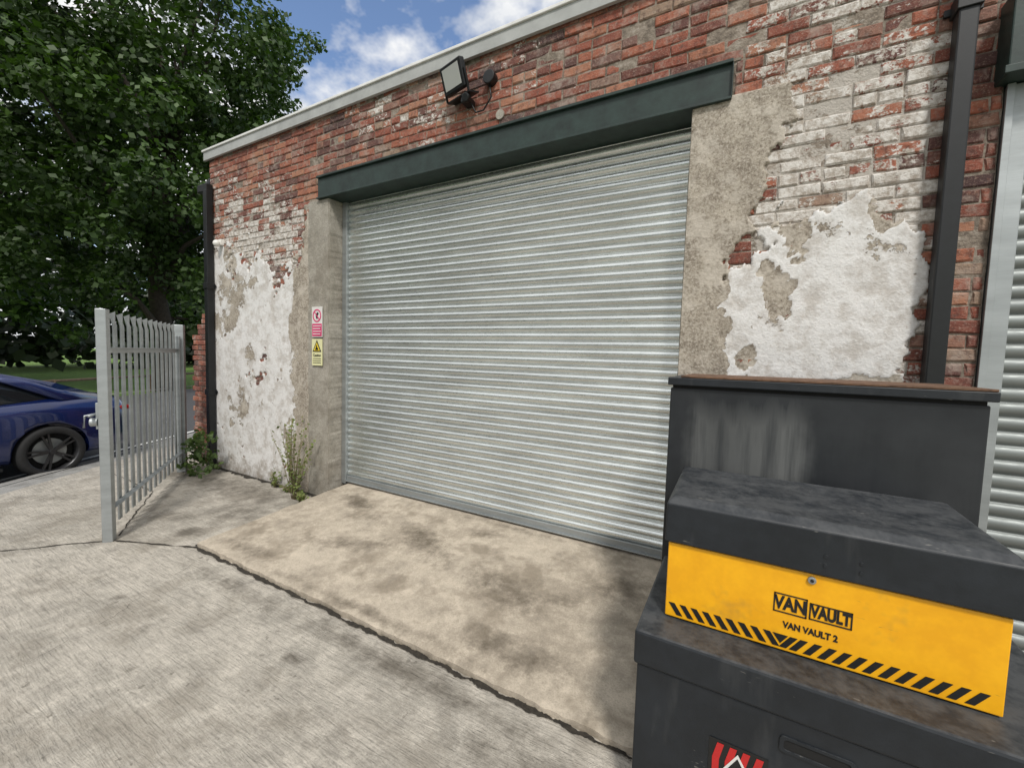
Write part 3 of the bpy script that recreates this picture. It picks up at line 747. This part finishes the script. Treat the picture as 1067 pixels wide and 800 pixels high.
wp=Vector((-3.98,-1.25,0)); ctr=wp-Lft*.90
car.location=(ctr.x,ctr.y,ZG-.088); car.rotation_euler=(0,0,ang)

# ------------------------------------------------------------------ vegetation
def leaf_mesh(name,C,R,n_per,size,mat,parent,flat=.75,seed=1,shade=None):
    r=np.random.default_rng(seed); K=len(C); N=K*n_per
    C=np.repeat(np.asarray(C,float),n_per,0); R_=np.repeat(np.asarray(R,float),n_per)
    d=r.normal(size=(N,3)); d/=np.linalg.norm(d,axis=1)[:,None]
    rad=R_*r.random(N)**.45
    P=C+d*rad[:,None]*np.array([1,1,flat])
    nrm=d*.7+r.normal(size=(N,3))*.6+np.array([0,0,.6]); nrm/=np.linalg.norm(nrm,axis=1)[:,None]
    a=np.cross(nrm,r.normal(size=(N,3))); a/=np.linalg.norm(a,axis=1)[:,None]; b=np.cross(nrm,a)
    s=size*(.6+.8*r.random(N))[:,None]
    V=np.stack([P-a*s*.5,P+b*s*.36+nrm*s*.06,P+a*s*.5,P-b*s*.36+nrm*s*.06],1).reshape(-1,3)
    me=bpy.data.meshes.new(name); me.vertices.add(4*N); me.vertices.foreach_set('co',V.ravel().astype(np.float32))
    me.loops.add(4*N); me.loops.foreach_set('vertex_index',np.arange(4*N,dtype=np.int32)); me.polygons.add(N)
    me.polygons.foreach_set('loop_start',np.arange(0,4*N,4,dtype=np.int32)); 
    me.update(calc_edges=True); me.materials.append(mat)
    cb=np.repeat(r.random(K),n_per)*.5; v=np.clip(cb+.5*r.random(N),0,1); col=np.zeros((4*N,4),np.float32); col[:,0]=np.repeat(v,4); col[:,3]=1
    at=me.color_attributes.new('Col','FLOAT_COLOR','POINT'); at.data.foreach_set('color',col.ravel())
    return link(bpy.data.objects.new(name,me),parent)
def tree(name,x,y,cz,rx,rz,nc,n_per,size,cr,seed,trunk_r=.38,skip=None):
    r=random.Random(seed); e=empty(name); base=ZG-.14
    V=[];F=[]
    def add(p,rd,n=10):
        v,f=tube_data(p,rd,n); b=len(V); V.extend(v); F.extend([tuple(i+b for i in q) for q in f])
    top=cz+rz*.5
    tp=[Vector((x+.25*math.sin(k*.9+seed),y+.25*math.cos(k*1.1),base+(top-base)*k/8)) for k in range(9)]; tp[0]=Vector((x,y,base))
    add(tp,[trunk_r*(1.25 if k==0 else 1-.105*k) for k in range(9)],14)
    C=[];R=[]
    while len(C)<nc:
        u=Vector((r.gauss(0,1),r.gauss(0,1),r.gauss(0,1))).normalized(); q=r.random()**.38
        n=1+.32*mn.noise(Vector((u.x*1.7+seed,u.y*1.7,u.z*1.7)))*1.7
        p=Vector((x+u.x*rx*q*n,y+u.y*rx*q*n,cz+u.z*rz*q*n))
        if p.z<base+2.2: continue
        C.append(p); R.append(cr*(.55+.7*r.random()))
    for k in range(26):
        t=C[r.randrange(len(C))]; h=max(1,min(7,int((t.z-base)/(top-base)*6))); s=tp[h]
        m1=s.lerp(t,.5)+Vector((r.uniform(-.4,.4),r.uniform(-.4,.4),r.uniform(.1,.7)))
        add([s,s.lerp(m1,.5)+Vector((0,0,.15)),m1,m1.lerp(t,.6),t],[.16,.12,.085,.05,.02],7)
    obj('trunk_and_limbs',V,F,m_bark,e,True)
    leaf_mesh('crown',[tuple(c) for c in C],R,n_per,size,m_leaf,e,.65,seed)
    return e
tree('broadleaf_tree',-16.7,5.0,10.6,5.7,8.0,400,165,.20,1.0,3)
tree('broadleaf_tree',-24.5,.8,9.5,7.0,8.4,380,120,.26,1.2,9,.45)
C=[];R=[]; r=random.Random(5)
for i in range(900):
    s=r.uniform(-45,75); off=r.uniform(22,32); p=P0+n_*off+t_*s; h=10+3*mn.noise((s*.12,0,0)); zz=ZG+.9+(h-ZG)*r.random()**1.1
    C.append((p[0],p[1],zz)); R.append(r.uniform(1.3,2.3))
leaf_mesh('distant_trees',C,R,50,.75,m_leafd,None,.9,33)
def weed(name,x,y,h,n,spread,seed,lsz=.05,nl=24,rr=.02):
    r=random.Random(seed); e=empty(name); V=[];F=[];C=[]
    for i in range(n):
        a=r.uniform(0,6.28); l=h*r.uniform(.45,1); b=Vector((x+r.uniform(-.03,.03),y+r.uniform(-.02,.02),ZG)); q=r.random()
        t=b+Vector((math.cos(a)*spread*q,math.sin(a)*spread*.4*q-.02,l)); m1=b.lerp(t,.5)+Vector((-math.cos(a)*spread*.15,r.uniform(-.02,.02),.02))
        v,f=tube_data([b,m1,t],[.004,.003,.0012],5); k=len(V); V.extend(v); F.extend([tuple(q+k for q in g_) for g_ in f])
        for j in range(nl):
            u=.15+.85*j/nl; p=b.lerp(m1,u*2) if u<.5 else m1.lerp(t,u*2-1); C.append((p.x+r.uniform(-.012,.012),p.y+r.uniform(-.012,.012),p.z))
    obj('stems',V,F,m_stem,e,True); leaf_mesh('leaves',C,[rr]*len(C),1,lsz,m_weed,e,1,seed); return e
weed('weed_plant',-.40,-.21,1.0,24,.46,1,.036,17)
weed('weed_plant',-.98,-.09,.28,8,.16,2,.04,8)
weed('ground_weeds',-.22,-.24,.14,16,.16,6,.04,6)
weed('ground_weeds',-.65,-.10,.10,10,.2,7,.04,5)
C=[];R=[]; r=random.Random(8)
for i in range(30): C.append((-2.28+r.gauss(0,.17),-.30+r.uniform(-.16,.14),ZG+.05+.50*r.random()**1.3)); R.append(.085)
leaf_mesh('ivy_bush',C,R,16,.06,mk_leaf('bush_leaf',(.03,.06,.015),(.12,.18,.05)),None,.9,4)

# ------------------------------------------------------------------ light
el=math.radians(52); az=math.radians(35)
S=Vector((math.sin(az)*math.cos(el),-math.cos(az)*math.cos(el),math.sin(el)))
ld=bpy.data.lights.new('sun','SUN'); ld.energy=2.6; ld.angle=math.radians(8); ld.color=(1,.96,.9)
lo=bpy.data.objects.new('sun',ld); lo.rotation_euler=(-S).to_track_quat('-Z','Y').to_euler(); link(lo)
w=bpy.data.worlds.new("World"); sc.world=w; w.use_nodes=True; nt=w.node_tree; nt.nodes.clear()
def wn(t): return nt.nodes.new(t)
out=wn('ShaderNodeOutputWorld'); bg=wn('ShaderNodeBackground'); sky=wn('ShaderNodeTexSky'); sky.sky_type='NISHITA'; sky.sun_disc=False
sky.sun_elevation=el; sky.sun_rotation=math.pi-az
tc=wn('ShaderNodeTexCoord'); sp=wn('ShaderNodeSeparateXYZ'); nt.links.new(tc.outputs['Generated'],sp.inputs[0])
def wm(op,a,b,clamp=False):
    k=wn('ShaderNodeMath'); k.operation=op; k.use_clamp=clamp
    for i,v in enumerate((a,b)):
        if isinstance(v,(int,float)): k.inputs[i].default_value=v
        else: nt.links.new(v,k.inputs[i])
    return k.outputs[0]
zz=wm('ADD',wm('MAXIMUM',sp.outputs[2],0.0),.25)
cb=wn('ShaderNodeCombineXYZ'); nt.links.new(wm('DIVIDE',sp.outputs[0],zz),cb.inputs[0]); nt.links.new(wm('DIVIDE',sp.outputs[1],zz),cb.inputs[1])
mp=wn('ShaderNodeMapping'); nt.links.new(cb.outputs[0],mp.inputs[0]); mp.inputs['Location'].default_value=(.35,.1,0)
nz=wn('ShaderNodeTexNoise'); nt.links.new(mp.outputs[0],nz.inputs['Vector']); nz.inputs['Scale'].default_value=2.2; nz.inputs['Detail'].default_value=6; nz.inputs['Roughness'].default_value=.55
cov=wm('MULTIPLY',sp.outputs[1],-.16)
fac=wm('ADD',nz.outputs['Fac'],cov)
rp=wn('ShaderNodeValToRGB'); nt.links.new(fac,rp.inputs[0]); rp.color_ramp.elements[0].position=.345; rp.color_ramp.elements[1].position=.43
nz2=wn('ShaderNodeTexNoise'); nt.links.new(mp.outputs[0],nz2.inputs['Vector']); nz2.inputs['Scale'].default_value=5; nz2.inputs['Detail'].default_value=4
rp2=wn('ShaderNodeValToRGB'); nt.links.new(nz2.outputs['Fac'],rp2.inputs[0]); rp2.color_ramp.elements[0].position=.3; rp2.color_ramp.elements[0].color=(6.8,7.1,7.5,1); rp2.color_ramp.elements[1].position=.6; rp2.color_ramp.elements[1].color=(9.4,9.4,9.4,1)
br=wn('ShaderNodeMix'); br.data_type='RGBA'; br.blend_type='MULTIPLY'; br.inputs[0].default_value=1; nt.links.new(sky.outputs[0],br.inputs[6]); br.inputs[7].default_value=(1.6,1.65,1.75,1)
mx=wn('ShaderNodeMix'); mx.data_type='RGBA'; nt.links.new(rp.outputs[0],mx.inputs[0]); nt.links.new(br.outputs[2],mx.inputs[6]); nt.links.new(rp2.outputs[0],mx.inputs[7])
nt.links.new(mx.outputs[2],bg.inputs[0]); bg.inputs[1].default_value=.108; nt.links.new(bg.outputs[0],out.inputs[0])
# ------------------------------------------------------------------ camera
cd=bpy.data.cameras.new('camera'); cd.sensor_width=36; cd.lens=431.4153/1067*36; cd.clip_start=.05; cd.clip_end=900
co=bpy.data.objects.new('camera',cd); link(co)
R=Matrix.Rotation(.5016,4,'Z')@Matrix.Rotation(math.pi/2-.0634,4,'X')@Matrix.Rotation(.0301,4,'Z')
co.matrix_world=Matrix.Translation((3.9442,-3.0797,1.5))@R
sc.camera=co
sc.view_settings.view_transform='Standard'; sc.view_settings.look='None'; sc.view_settings.exposure=0; sc.view_settings.gamma=1
